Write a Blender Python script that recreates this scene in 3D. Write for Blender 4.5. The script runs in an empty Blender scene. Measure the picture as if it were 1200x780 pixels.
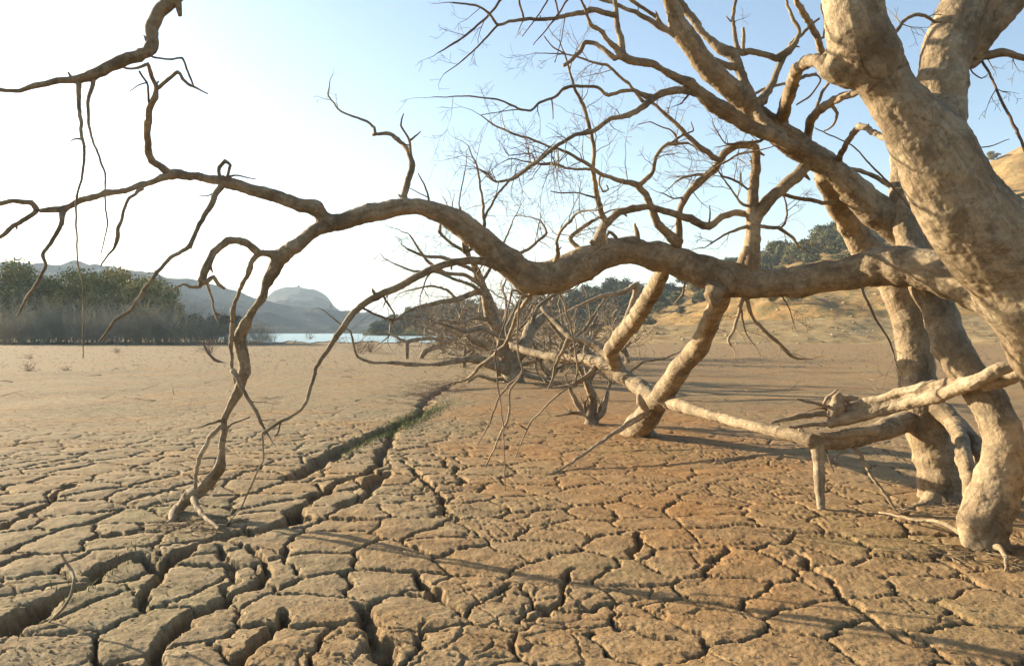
import bpy, bmesh, math, random
import numpy as np
from mathutils import Vector, noise as mnoise

# ------------------------------------------------------------------ camera, sky, sun
S = bpy.context.scene
COL = S.collection
CAM_H, F, CX, HY = 1.5, 942.0, 600.0, 388.0      # eye height (m), focal length (px of the 1200 px photo), centre, horizon row
cam_d = bpy.data.cameras.new('camera'); cam = bpy.data.objects.new('camera', cam_d); COL.objects.link(cam)
cam.location = (0, 0, CAM_H); cam.rotation_euler = (math.radians(90), 0, 0)
cam_d.sensor_width = 36; cam_d.lens = F/1200*36; cam_d.shift_y = -2/1200
cam_d.clip_start = .05; cam_d.clip_end = 30000
S.camera = cam
SUN_EL, SUN_AZ = math.radians(15.5), math.radians(-60)   # azimuth from +Y, negative = left
w = bpy.data.worlds.new('World'); S.world = w; w.use_nodes = True
wn = w.node_tree; bg = wn.nodes['Background']
sky = wn.nodes.new('ShaderNodeTexSky'); sky.sky_type = 'NISHITA'; sky.sun_disc = False
sky.sun_elevation = SUN_EL; sky.sun_rotation = SUN_AZ; sky.altitude = 0
sky.air_density = 1.0; sky.dust_density = 1.3; sky.ozone_density = 1.6
wn.links.new(sky.outputs[0], bg.inputs[0]); bg.inputs[1].default_value = .074
sd = bpy.data.lights.new('sun', 'SUN'); sun = bpy.data.objects.new('sun', sd); COL.objects.link(sun)
sd.energy = 4.5; sd.angle = math.radians(.55); sd.color = (1, .85, .62)
dirv = Vector((math.sin(SUN_AZ)*math.cos(SUN_EL), math.cos(SUN_AZ)*math.cos(SUN_EL), math.sin(SUN_EL)))
sun.rotation_euler = dirv.to_track_quat('Z', 'Y').to_euler(); sun.location = (-40, 30, 30)
vs = S.view_settings; vs.view_transform = 'Standard'; vs.look = 'None'; vs.gamma = 1; vs.use_curve_mapping = False
vs.exposure = 1.85
S.render.engine = 'CYCLES'
S.cycles.volume_bounces = 1; S.cycles.max_bounces = 6; S.cycles.diffuse_bounces = 3

R = random.Random(11)

def at(px, py, Y):
    return Vector(((px-CX)/F*Y, Y, CAM_H-(py-HY)/F*Y))
def gy(py):                                      # depth of the flat ground seen at row py
    return CAM_H*F/(py-HY)

# ------------------------------------------------------------------ helpers
def tag(o, label=None, cat=None, group=None, kind=None):
    if label: o['label'] = label
    if cat: o['category'] = cat
    if group: o['group'] = group
    if kind: o['kind'] = kind
    return o
def link(name, me, mat, parent=None):
    o = bpy.data.objects.new(name, me); COL.objects.link(o)
    if mat and not me.materials: me.materials.append(mat)
    if parent:
        o.parent = parent; o.matrix_parent_inverse.identity()
        o.location = -parent.location
    return o
def empty(name, loc, label=None, cat=None, group=None):
    o = bpy.data.objects.new(name, None); COL.objects.link(o); o.location = loc; o.empty_display_size = .2
    return tag(o, label, cat, group)
def mesh_from(name, V, Fc, smooth=True, uvs=None):
    me = bpy.data.meshes.new(name); me.from_pydata([tuple(v) for v in V], [], Fc)
    if smooth: me.polygons.foreach_set('use_smooth', [True]*len(me.polygons))
    me.update(); return me
def copy_tree(o, parent=None):
    c = o.copy(); COL.objects.link(c)
    if parent: c.parent = parent
    for ch in list(o.children): copy_tree(ch, c)
    return c

# materials
def mat_new(name):
    m = bpy.data.materials.new(name); m.use_nodes = True
    nt = m.node_tree; b = nt.nodes['Principled BSDF']
    b.inputs['Specular IOR Level'].default_value = .25
    return m, nt, b
def N(nt, t, **kw):
    n = nt.nodes.new(t)
    for k, v in kw.items(): setattr(n, k, v)
    return n
def tex(nt, scale, detail=6, rough=.6, vec=None, dist=0):
    n = N(nt, 'ShaderNodeTexNoise'); n.inputs['Scale'].default_value = scale
    n.inputs['Detail'].default_value = detail; n.inputs['Roughness'].default_value = rough
    n.inputs['Distortion'].default_value = dist
    if vec is not None: nt.links.new(vec, n.inputs['Vector'])
    return n.outputs['Fac']
def ramp(nt, fac, stops):
    r = N(nt, 'ShaderNodeValToRGB'); el = r.color_ramp.elements
    while len(el) < len(stops): el.new(.5)
    for e, (p, c) in zip(el, stops): e.position = p; e.color = (c[0], c[1], c[2], 1)
    nt.links.new(fac, r.inputs[0]); return r.outputs[0]
def mixc(nt, fac, a, b, mode='MIX'):
    m = N(nt, 'ShaderNodeMix', data_type='RGBA', blend_type=mode)
    if isinstance(fac, (int, float)): m.inputs[0].default_value = fac
    else: nt.links.new(fac, m.inputs[0])
    for i, x in ((6, a), (7, b)):
        if isinstance(x, tuple): m.inputs[i].default_value = (*x, 1)
        else: nt.links.new(x, m.inputs[i])
    return m.outputs[2]
def bump(nt, h, strength, dist, prev=None):
    n = N(nt, 'ShaderNodeBump'); n.inputs['Strength'].default_value = strength; n.inputs['Distance'].default_value = dist
    nt.links.new(h, n.inputs['Height'])
    if prev is not None: nt.links.new(prev, n.inputs['Normal'])
    return n.outputs[0]

def wood(name, dark, mid, pale, spot=.5, bs=1.0):
    m, nt, b = mat_new(name)
    tc = N(nt, 'ShaderNodeTexCoord').outputs['Object']
    uv = N(nt, 'ShaderNodeAttribute'); uv.attribute_name = 'grain'
    mp = N(nt, 'ShaderNodeMapping'); mp.inputs['Scale'].default_value = (34, 34, 3.0)
    nt.links.new(uv.outputs['Vector'], mp.inputs[0])
    grain = tex(nt, 1, 5, .65, mp.outputs[0], .4)
    big = tex(nt, 2.6, 7, .62, tc); fine = tex(nt, 34, 6, .7, tc)
    c = ramp(nt, big, [(.30, dark), (.47, mid), (.66, pale)])
    c = mixc(nt, .38, c, ramp(nt, fine, [(.3, dark), (.7, pale)]))
    g = ramp(nt, grain, [(.30, (.42, .37, .33)), (.40, (.86, .84, .80)), (.62, (1.10, 1.09, 1.07))])
    c = mixc(nt, .75, c, g, 'MULTIPLY')
    fl = ramp(nt, tex(nt, 7.5, 7, .66, tc, .6), [(.485, (0, 0, 0)), (.515, (1, 1, 1))])
    c = mixc(nt, .55, c, mixc(nt, fl, (.80, .74, .68), (1.12, 1.12, 1.12)), 'MULTIPLY')
    sp = ramp(nt, tex(nt, 38, 4, .6, tc), [(.62, (0, 0, 0)), (.70, (1, 1, 1))])
    sepsp = N(nt, 'ShaderNodeMath', operation='MULTIPLY'); sepsp.inputs[1].default_value = spot
    nt.links.new(sp, sepsp.inputs[0])
    c = mixc(nt, sepsp.outputs[0], c, (.06, .042, .03))
    st = ramp(nt, tex(nt, 4.2, 8, .72, tc, .3), [(.49, (0, 0, 0)), (.57, (1, 1, 1))])
    ms = N(nt, 'ShaderNodeMath', operation='MULTIPLY'); ms.inputs[1].default_value = min(1, spot*1.3); nt.links.new(st, ms.inputs[0])
    c = mixc(nt, ms.outputs[0], c, mixc(nt, .68, c, (.06, .048, .03)))
    nt.links.new(c, b.inputs['Base Color']); b.inputs['Roughness'].default_value = .82
    n1 = bump(nt, grain, .8*bs, .016, bump(nt, fl, .5*bs, .006)); n2 = bump(nt, fine, .6*bs, .012, n1); n3 = bump(nt, big, .3*bs, .04, n2)
    nt.links.new(n3, b.inputs['Normal'])
    return m
WOOD = wood('dead_bark', (.135, .096, .056), (.275, .203, .122), (.43, .34, .215))
WOODG = wood('grey_bark', (.13, .097, .062), (.26, .198, .125), (.41, .325, .22))
PALE = wood('peeled_wood', (.20, .148, .09), (.34, .26, .165), (.47, .38, .26), .35)
TWIG = wood('dry_twig', (.09, .06, .045), (.16, .11, .08), (.26, .19, .13), .2)

# ------------------------------------------------------------------ tubes
def smooth_path(P, Rr, step):
    """Catmull-Rom through P (Vectors) with radii Rr, resampled about every step."""
    n = len(P)
    if n == 2: P = [P[0], (P[0]+P[1])/2, P[1]]; Rr = [Rr[0], (Rr[0]+Rr[1])/2, Rr[1]]; n = 3
    out, rad = [], []
    for i in range(n-1):
        p0 = P[max(i-1, 0)]; p1 = P[i]; p2 = P[i+1]; p3 = P[min(i+2, n-1)]
        k = max(1, min(14, int((p2-p1).length/step+.5)))
        for j in range(k):
            t = j/k; t2 = t*t; t3 = t2*t
            q = .5*((2*p1)+(p2-p0)*t+(2*p0-5*p1+4*p2-p3)*t2+(3*p1-p0-3*p2+p3)*t3)
            q = q.lerp(p1.lerp(p2, t), .45)
            out.append(q); rad.append((Rr[i]*(1-t)+Rr[i+1]*t)*(1+.10*math.exp(-min(t, 1-t)*5)*(1 if i else 0)))
    out.append(P[-1].copy()); rad.append(Rr[-1])
    return out, rad
class MB:
    def __init__(s): s.V = []; s.F = []; s.G = []
    def tube(s, P, Rr, sides=8, rough=.1, cap=True):
        n = len(P)
        if n < 2: return
        base = len(s.V); seed = R.uniform(0, 100)
        up = Vector((0, .37, .93)); L = 0
        t0 = (P[1]-P[0]).normalized()
        a = t0.cross(up)
        if a.length < .1: a = t0.cross(Vector((1, 0, 0)))
        a.normalize()
        for i in range(n):
            t = (P[min(i+1, n-1)]-P[max(i-1, 0)])
            if t.length < 1e-7: t = t0
            t = t.normalized(); a = (a-t*a.dot(t)); 
            if a.length < 1e-5: a = t.orthogonal()
            a.normalize(); b = t.cross(a)
            if i: L += (P[i]-P[i-1]).length
            r = Rr[i]
            for k in range(sides):
                th = 2*math.pi*k/sides
                d = a*math.cos(th)+b*math.sin(th)
                rr = r
                if rough: rr = r*(1+rough*(mnoise.noise((P[i]+d*r)*(.45/max(r, .012))+Vector((seed, 0, 0)))+.8*mnoise.noise(P[i]*(.16/max(r, .012))+Vector((seed, 3, 0)))))
                s.V.append(P[i]+d*rr); s.G.append((math.cos(th)*r, math.sin(th)*r+seed, L))
            if i:
                for k in range(sides):
                    k2 = (k+1) % sides
                    s.F.append((base+(i-1)*sides+k, base+(i-1)*sides+k2, base+i*sides+k2, base+i*sides+k))
        if cap:
            s.F.append(tuple(base+k for k in range(sides))[::-1])
            s.F.append(tuple(base+(n-1)*sides+k for k in range(sides)))
    def mesh(s, name):
        me = mesh_from(name, s.V, s.F)
        at_ = me.attributes.new('grain', 'FLOAT_VECTOR', 'POINT'); at_.data.foreach_set('vector', [c for p in s.G for c in p])
        return me
    def build(s, name, mat, parent=None):
        return link(name, s.mesh(name), mat, parent)

def grow(mb, p, d, r, L, depth=0, gn=.5, kids=3, sides=4, up=0.0, rmin=.0012):
    """gnarled twig with side twigs"""
    n = max(4, int(L/.08)) if L < 1.5 else max(6, int(L/.2))
    n = min(n, 14)
    pts = [p.copy()]; rad = [r]; d = d.normalized()
    for i in range(n):
        d = (d+Vector((R.gauss(0, 1), R.gauss(0, 1), R.gauss(0, 1)+up))*gn*.42).normalized()
        pts.append(pts[-1]+d*(L/n)); rad.append(max(rmin, r*(1-.82*(i+1)/n)))
    mb.tube(pts, rad, sides, 0, False)
    if depth > 0:
        for _ in range(kids):
            i = R.randint(max(1, n//5), n-1)
            t = (pts[i+1]-pts[i]).normalized()
            side = t.cross(Vector((R.gauss(0, 1), R.gauss(0, 1), R.gauss(0, 1))))
            if side.length < 1e-3: continue
            side.normalize()
            grow(mb, pts[i], t*.7+side*R.uniform(.5, 1.1), rad[i]*.62, L*R.uniform(.35, .7), depth-1, gn, max(1, kids-1), sides, up, rmin)

class Tree:
    """a dead tree: traced limbs, each with its own distance"""
    def __init__(s, name, loc, label, mat, group='dead trees on the dry lake bed'):
        s.root = empty(name, loc, label, 'dead tree', group)
        s.segs = []      # (px, py, Y, rpx)
        s.mat = mat; s.trunk = []
    def near(s, x, y):
        best = None
        for q in s.segs:
            dd = math.hypot(q[0]-x, q[1]-y)
            if best is None or dd < best[0]: best = (dd, q)
        return best
    def path(s, pts, Ys, jit=.25):
        """pts: (px,py,wpx); Ys: distance per point"""
        P = [at(a, b, Y) for (a, b, c), Y in zip(pts, Ys)]
        Rr = [max(.0009, c/2/F*Y*(.85 if c < 7 else .93 if c < 12 else 1)) for (a, b, c), Y in zip(pts, Ys)]
        step = max(.022, max(Rr)*.45)
        Q, rr = smooth_path(P, Rr, step)
        for i in range(1, len(Q)-1):
            am = min(.012, rr[i]*.9+.002)*jit*2
            Q[i] = Q[i]+am*mnoise.noise_vector(Q[i]*9)+am*.5*mnoise.noise_vector(Q[i]*24)
        return Q, rr
    def reg(s, Q, rr):
        for q, r in zip(Q, rr):
            s.segs.append((CX+q.x/q.y*F, HY-(q.z-CAM_H)/q.y*F, q.y, r/q.y*F))
    def main(s, txt, Ys, ws=1.):
        """part of the thick trunk mesh"""
        pts = [(a, b, c*ws) for a, b, c in parse(txt)]; n = len(pts)
        if len(Ys) != n:     # spread given depths over the length
            ks = np.linspace(0, 1, len(Ys)); Ys = list(np.interp(np.linspace(0, 1, n), ks, Ys))
        Q, rr = s.path(pts, Ys, .5)
        s.reg(Q, rr); s.trunk.append((Q, rr))
    def finish_trunk(s, voxel=.013, amp=1.0):
        mb = MB()
        for Q, rr in s.trunk: mb.tube(Q, rr, 24 if max(rr) > .05 else 14, .06)
        me = mesh_from('tmp', mb.V, mb.F)
        o = bpy.data.objects.new('tmp', me); COL.objects.link(o)
        m = o.modifiers.new('r', 'REMESH'); m.mode = 'VOXEL'; m.voxel_size = voxel; m.use_smooth_shade = True
        m = o.modifiers.new('s', 'SMOOTH'); m.iterations = 8; m.factor = .5
        dg = bpy.context.evaluated_depsgraph_get(); dg.update()
        me2 = bpy.data.meshes.new_from_object(o.evaluated_get(dg)); bpy.data.objects.remove(o)
        nv = len(me2.vertices); co = np.empty(nv*3, 'f4'); no = np.empty(nv*3, 'f4')
        me2.vertices.foreach_get('co', co); me2.vertices.foreach_get('normal', no)
        co = co.reshape(-1, 3); no = no.reshape(-1, 3)
        h = (fbm3(co*2.6)*.015+fbm3(co*11.)*.0045+fbm3(co*50)*.0030-np.abs(fbm3(co*17, 4))*.004)*amp
        co = co+no*h[:, None]
        me2.vertices.foreach_set('co', co.astype('f4').ravel()); me2.update()
        me2.name = 'trunk'; me2.materials.clear()
        from mathutils.kdtree import KDTree
        smp = []; L0 = 0
        for Q, rr in s.trunk:
            L0 += 13
            for k in range(len(Q)):
                if k: L0 += (Q[k]-Q[k-1]).length
                smp.append((Q[k], (Q[min(k+1, len(Q)-1)]-Q[max(k-1, 0)]).normalized(), L0, rr[k]))
        kd = KDTree(len(smp))
        for k, q in enumerate(smp): kd.insert(q[0], k)
        kd.balance(); gr = np.empty((nv, 3), 'f4')
        for k in range(nv):
            v = Vector(co[k]); _, ix, _ = kd.find(v); q, t, l, rad_ = smp[ix]; d = v-q; al = d.dot(t); d = d-t*al
            gr[k] = (d.x+d.y*.37, d.z-d.y*.61, l+al)
        at_ = me2.attributes.new('grain', 'FLOAT_VECTOR', 'POINT'); at_.data.foreach_set('vector', gr.ravel())
        g3 = gr*np.array([30, 30, 3.5]); hh = fbm3(g3)*.0035
        me2.vertices.foreach_set('co', (co+no*hh[:, None]).astype('f4').ravel())
        me2.polygons.foreach_set('use_smooth', [True]*len(me2.polygons))
        return link('trunk', me2, s.mat, s.root)
    def br(s, txt, Yend=None, dY=None, tw=0, mat=None, name='branch', twl=.5, free=False, Y0=None, sub=None):
        """one branch; its root end is snapped to the nearest limb already there"""
        pts = parse(txt)
        mb = MB()
        Ystart = Y0
        if not free:
            a = s.near(*pts[0][:2]); b = s.near(*pts[-1][:2])
            ra = a[0]-a[1][3]; rb = b[0]-b[1][3]
            wa, wb = pts[0][2], pts[-1][2]
            if (rb < ra-6 and wb >= wa*.8) or (rb < 4 and wb > wa*1.3): pts = pts[::-1]; a = b
            Ystart = a[1][2]
            if a[0] < a[1][3]+26:
                c = a[1]; pts = [(c[0], c[1], pts[0][2]*1.12)]+([(pts[0][0], pts[0][1], pts[0][2]*1.03)] if a[0] > 3 else [])+pts[1:]
        Lpx = sum(math.hypot(pts[i+1][0]-pts[i][0], pts[i+1][1]-pts[i][1]) for i in range(len(pts)-1))
        if Yend is None:
            d = dY if dY is not None else R.uniform(-.45, .5)*Lpx/F*Ystart
            Yend = Ystart+d
        acc = [0]
        for i in range(len(pts)-1): acc.append(acc[-1]+math.hypot(pts[i+1][0]-pts[i][0], pts[i+1][1]-pts[i][1]))
        wob = R.uniform(-1, 1)*.09*Lpx/F*Ystart
        Ys = [Ystart+(Yend-Ystart)*t/acc[-1]+wob*math.sin(math.pi*t/acc[-1]) for t in acc]
        Q, rr = s.path(pts, Ys, .5)
        mx = max(rr)
        mb.tube(Q, rr, 14 if mx > .04 else 9 if mx > .015 else 6, .12)
        s.reg(Q, rr)
        if mx > .006 and Lpx > 60:
            for _ in range(int(Lpx/90)):
                i = R.randint(2, len(Q)-2); t = (Q[i+1]-Q[i]).normalized(); sd_ = t.cross(Vector((R.gauss(0, .5), 1, R.gauss(0, .5)))).normalized()*R.choice((-1, 1))
                e = sd_+t*R.uniform(-.3, .8); l_ = rr[i]*R.uniform(1.3, 2.2); r_ = rr[i]*R.uniform(.25, .5)
                mb.tube([Q[i], Q[i]+e*l_*.5, Q[i]+e*l_+Vector((0, 0, R.gauss(0, .2)*l_))], [r_*1.3, r_, r_*R.uniform(.3, .8)], 5, .1)
        for _ in range(tw):
            i = R.randint(len(Q)//3, len(Q)-2) if len(Q) > 4 else 1
            t = (Q[i+1]-Q[i]).normalized()
            sd_ = t.cross(Vector((R.gauss(0, .3), 1, R.gauss(0, .3)))).normalized()*R.choice((-1, 1))
            grow(mb, Q[i], t*.6+sd_*R.uniform(.5, 1)+Vector((0, R.uniform(-.4, .4), 0)), min(rr[i]*.5, .0045), twl*R.uniform(.5, 1.2), 2, .5, 3, 4)
        if tw:
            grow(mb, Q[-1], (Q[-1]-Q[-2]), rr[-1]*.95, twl*.7, 1, .5, 2, 4)
        o = mb.build(name, mat or (s.mat if mx > .011 else TWIG), s.root)
        return o
def parse(t):
    out = []
    for a in t.replace(';', ' ').split():
        q = a.split(','); out.append(tuple(float(v) for v in q))
    return out

# numpy noise
def hsh(ix, iy, iz, sd=0):
    n = (ix.astype(np.int64)*374761393+iy.astype(np.int64)*668265263+iz.astype(np.int64)*2147483647+sd*974634777) & 0xffffffff
    n = ((n ^ (n >> 13))*1274126177) & 0xffffffff
    n = n ^ (n >> 16)
    return (n & 0xffffff)/float(0xffffff)
def vn3(p, sd=0):
    f = np.floor(p); q = p-f; q = q*q*(3-2*q); ix, iy, iz = f[:, 0], f[:, 1], f[:, 2]
    r = 0
    for dx in (0, 1):
        for dy in (0, 1):
            for dz in (0, 1):
                wgt = (q[:, 0] if dx else 1-q[:, 0])*(q[:, 1] if dy else 1-q[:, 1])*(q[:, 2] if dz else 1-q[:, 2])
                r = r+wgt*hsh(ix+dx, iy+dy, iz+dz, sd)
    return r*2-1
def fbm3(p, sd=0, o=3):
    a = 1.; r = 0
    for i in range(o): r = r+a*vn3(p*(2.03**i)+i*7.1, sd+i); a *= .5
    return r
def vn2(x, y, sd=0):
    fx = np.floor(x); fy = np.floor(y); u = x-fx; v = y-fy; u = u*u*(3-2*u); v = v*v*(3-2*v); z = np.zeros_like(fx)
    return ((1-u)*(1-v)*hsh(fx, fy, z, sd)+u*(1-v)*hsh(fx+1, fy, z, sd)+(1-u)*v*hsh(fx, fy+1, z, sd)+u*v*hsh(fx+1, fy+1, z, sd))*2-1
def fbm2(x, y, sd=0, o=4, g=.5):
    a = 1.; r = 0
    for i in range(o): r = r+a*vn2(x*2.03**i+i*3.7, y*2.03**i-i*5.3, sd+i); a *= g
    return r
def sstep(a, b, x):
    t = np.clip((x-a)/(b-a), 0, 1); return t*t*(3-2*t)
# ------------------------------------------------------------------ the cracked lake bed
def voronoi_edge(x, y, size, sd, jit=.85):
    """distance to the nearest cell border (m) and a random number per cell"""
    u = x/size; v = y/size; iu = np.floor(u); iv = np.floor(v); z = np.zeros_like(iu)
    best = np.full(u.shape, 9.); bx = np.zeros_like(u); by = np.zeros_like(u); bi = np.zeros_like(u)
    pts = []
    for dx in range(-2, 3):
        for dy in range(-2, 3):
            cx = iu+dx; cy = iv+dy
            sx = cx+.5+(hsh(cx, cy, z, sd)-.5)*jit; sy = cy+.5+(hsh(cx, cy, z, sd+9)-.5)*jit
            pts.append((sx, sy, cx, cy)); d = (sx-u)**2+(sy-v)**2; m = d < best
            best = np.where(m, d, best); bx = np.where(m, sx, bx); by = np.where(m, sy, by)
            bi = np.where(m, hsh(cx, cy, z, sd+17), bi)
    e = np.full(u.shape, 9.)
    for sx, sy, cx, cy in pts:
        ddx = sx-bx; ddy = sy-by; L = np.sqrt(ddx**2+ddy**2); ok = L > 1e-4; L = np.where(ok, L, 1)
        # borders differ in how far they have opened
        o = ((bx+sx)/2-u)*ddx/L+((by+sy)/2-v)*ddy/L
        e = np.where(ok, np.minimum(e, o), e)
    return e*size, bi
FISS = [  # traced on the ground in the photo: (px, py) ... half width m, depth m
    ('-90,800 -20,760 33,727 67,703 100,687 127,667 160,653 185,668 213,647 250,633 283,627 317,620 347,610 353,593 385,574 428,556 449,535', .075, .17),
    ('344,561 382,540 411,523 440,508 466,497 487,488 504,466 533,449 560,440', .17, .14),
    ('449,535 455,515 466,497', .12, .15),
    ('170,800 183,777 200,747 220,727 240,713 267,703 293,693 303,683', .075, .18),
    ('285,790 293,767 310,753 330,733 337,720', .055, .15),
    ('173,713 183,677 197,657', .05, .13),
    ('402,596 428,584 449,555', .10, .15),
    ('475,540 490,561 510,575 519,596 545,610', .05, .14),
    ('510,532 536,552 540,570', .04, .12),
    ('455,800 450,773 447,743 430,727 427,710', .055, .15),
    ('0,620 30,604 60,585 80,570', .06, .14),
    ('303,683 300,650 285,640', .035, .12), ('735,650 745,635 750,625', .04, .12),
    ('925,650 1000,700 1045,740 1090,760', .03, .10), ('500,705 485,680 480,670', .05, .14),
    ('250,640 262,665 268,700', .035, .10), ('640,725 665,705 662,680 668,662', .03, .1)]
FL = []
for t, hw, dp in FISS:
    P = [((a-CX)/F*gy(b), gy(b)) for a, b in parse(t)]
    for (x0, y0), (x1, y1) in zip(P[:-1], P[1:]): FL.append((x0, y0, x1, y1, hw*(.76 if len(FL) < 24 else .62), dp*(.85 if len(FL) < 24 else .7)))
def ground_h(x, y):
    x = np.asarray(x, float); y = np.asarray(y, float); r = np.hypot(x, y)
    wx = x+.06*fbm2(x*2.6, y*2.6, 3, 5, .62); wy = y+.06*fbm2(x*2.6+9, y*2.6, 5, 5, .62)
    e1, id1 = voronoi_edge(wx, wy*.95, .47, 1, .95)
    e2, id2 = voronoi_edge(wx+3, wy, .21, 5, .95)
    wv = .5+.5*fbm2(x*.9, y*.9, 8, 3)                              # how far the cracks opened
    left = sstep(1.2, -1.6, x-(y-5)*.05)
    wd = (.0025+.0085*np.clip(wv, 0, 1.2)+.002*left)*(1-.5*sstep(7, 14, r))*(1-.6*np.exp(-((x-1.5)/1.6)**2)*sstep(5.5, 9, y))*(1+.5*fbm2(x*7, y*7, 12, 2))
    wd = np.maximum(wd, .003)
    fade = 1-sstep(8, 19, r)*.95
    bev = .0045+.003*left
    c1 = 1-sstep(wd, wd+bev, e1)
    d1 = (.026+.012*left)*(1-.5*np.exp(-((x-1.5)/1.6)**2)*sstep(5.5, 9, y))
    w2 = .0035*np.clip(.45+1.8*fbm2(x*1.3+4, y*1.3, 31, 2), 0, 2)
    c2 = (1-sstep(w2*.6, w2*.6+.010, e2))*sstep(.0012, .004, w2)
    ff = np.zeros_like(x)
    for x0, y0, x1, y1, hw, dp in FL:
        m = (np.abs(x-(x0+x1)/2) < abs(x1-x0)/2+.6) & (np.abs(y-(y0+y1)/2) < abs(y1-y0)/2+.6)
        if not m.any(): continue
        xx = wx[m]; yy = wy[m]; dx = x1-x0; dy = y1-y0; t = np.clip(((xx-x0)*dx+(yy-y0)*dy)/(dx*dx+dy*dy), 0, 1)
        d = np.hypot(xx-x0-t*dx, yy-y0-t*dy)-.35*hw*fbm2(x[m]*5, y[m]*5, 44, 3)
        ff[m] = np.maximum(ff[m], dp*(1-sstep(hw*.35, hw*1.05+.01, d)))
    plate = (id1-.5)*.012
    dome = -.007*np.exp(-np.maximum(e1-wd, 0)/.022)+.008*sstep(.02, .2, e1)*left
    rgh = .005*fbm2(x*7, y*7, 21, 3)+.0022*fbm2(x*42, y*42, 23, 3, .7)+.0025*np.abs(fbm2(x*17, y*22, 27, 3))
    clod = .02*fbm2(x*14, y*14, 51, 3)*(ff > .02)
    h = (plate+dome-d1*c1-.012*c2)*fade*(1-np.clip(ff/.2, 0, 1)*.5)+rgh*(1-.6*sstep(8, 20, r))-ff*.85+clod
    und = .03*fbm2(x*.35, y*.35, 61, 3)+.03*fbm2(x*.012, y*.012, 63, 3)*sstep(25, 90, r)
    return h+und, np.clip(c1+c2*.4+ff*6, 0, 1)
# wedge-dense polar sheet out to the horizon
rad = [.35, .7, 1.1, 1.5, 1.9, 2.3, 2.6]; r_ = 2.8
while r_ < 34: rad.append(r_); r_ += min(max(.0085, .95*r_*r_/1206), .0042*r_)
while r_ < 9000: rad.append(r_); r_ *= 1.035
rad = np.array(rad)
ang = list(np.arange(-180, -60, 4.))+list(np.arange(-60, -40, .5))+list(np.arange(-40, 40, .088))+list(np.arange(40, 60, .5))+list(np.arange(60, 180, 4.))
ang = np.radians(np.array(ang)); nA, nR = len(ang), len(rad)
AA, RR = np.meshgrid(ang, rad); X = (np.sin(AA)*RR).ravel(); Yg = (np.cos(AA)*RR).ravel()
H, CR = ground_h(X, Yg)
co = np.stack([X, Yg, H], 1); co = np.vstack([co, [[0, 0, 0]]])
i = np.arange(nR-1)[:, None]*nA; j = np.arange(nA)[None, :]; j2 = (j+1) % nA
quads = np.stack([(i+j).ravel(), (i+nA+j).ravel(), (i+nA+j2).ravel(), (i+j2).ravel()], 1)
quads = quads[:, ::-1]
me = bpy.data.meshes.new('ground'); tri = np.array([[nR*nA, (k+1) % nA, k] for k in range(nA)])
me.vertices.add(len(co)); me.vertices.foreach_set('co', co.astype('f4').ravel())
nl = quads.size+tri.size; me.loops.add(nl); me.loops.foreach_set('vertex_index', np.concatenate([quads.ravel(), tri.ravel()]).astype('i4'))
me.polygons.add(len(quads)+len(tri))
me.polygons.foreach_set('loop_start', np.concatenate([np.arange(len(quads))*4, quads.size+np.arange(len(tri))*3]).astype('i4'))
me.update(calc_edges=True); me.validate()
me.polygons.foreach_set('use_smooth', [True]*len(me.polygons))
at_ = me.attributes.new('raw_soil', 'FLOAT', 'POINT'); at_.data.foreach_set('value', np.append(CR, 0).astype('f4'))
gm, nt, b = mat_new('dried_mud')
tc = N(nt, 'ShaderNodeTexCoord').outputs['Object']
blot = tex(nt, .55, 5, .6, tc); mid = tex(nt, 5, 7, .65, tc); fin = tex(nt, 55, 6, .7, tc)
c = ramp(nt, mid, [(.30, (.165, .118, .066)), (.5, (.255, .184, .103)), (.70, (.40, .31, .19))])
c = mixc(nt, .42, c, ramp(nt, fin, [(.28, (.10, .07, .04)), (.5, (.245, .18, .106)), (.75, (.50, .40, .26))]))
c = mixc(nt, 1.0, c, ramp(nt, blot, [(.34, (1.08, .95, .80)), (.52, (1, 1, 1)), (.68, (.90, .97, .90))]), 'MULTIPLY')
# left of the fissure the silt is paler and greyer, to the right it is redder
sx = N(nt, 'ShaderNodeSeparateXYZ'); nt.links.new(tc, sx.inputs[0])
mr = N(nt, 'ShaderNodeMapRange'); mr.inputs[1].default_value = -1.6; mr.inputs[2].default_value = 1.4; nt.links.new(sx.outputs[0], mr.inputs[0])
c = mixc(nt, 1.0, c, mixc(nt, mr.outputs[0], (1.0, 1.0, .96), (1.0, .91, .79)), 'MULTIPLY')
ms = N(nt, 'ShaderNodeVectorMath', operation='DISTANCE'); mpp = N(nt, 'ShaderNodeMapping'); mpp.inputs['Scale'].default_value = (1, .28, 0)
nt.links.new(tc, mpp.inputs[0]); nt.links.new(mpp.outputs[0], ms.inputs[0]); ms.inputs[1].default_value = (1.3, 3.9, 0)
ad = N(nt, 'ShaderNodeMath', operation='MULTIPLY_ADD'); nt.links.new(blot, ad.inputs[0]); ad.inputs[1].default_value = 1.6; nt.links.new(ms.outputs['Value'], ad.inputs[2])
red = ramp(nt, ad.outputs[0], [(0, (1, 1, 1)), (1, (0, 0, 0))]); mr2 = N(nt, 'ShaderNodeMapRange'); mr2.inputs[1].default_value = 1.2; mr2.inputs[2].default_value = 4.2
mr2.inputs[3].default_value = 1; mr2.inputs[4].default_value = 0; nt.links.new(ad.outputs[0], mr2.inputs[0])
c = mixc(nt, 1.0, c, mixc(nt, mr2.outputs[0], (1, 1, 1), (.97, .82, .67)), 'MULTIPLY')
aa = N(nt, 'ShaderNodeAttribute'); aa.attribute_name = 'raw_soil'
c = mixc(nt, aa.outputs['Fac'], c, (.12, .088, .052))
pb = ramp(nt, tex(nt, 120, 2, .5, tc), [(.70, (0, 0, 0)), (.76, (1, 1, 1))])
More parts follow.
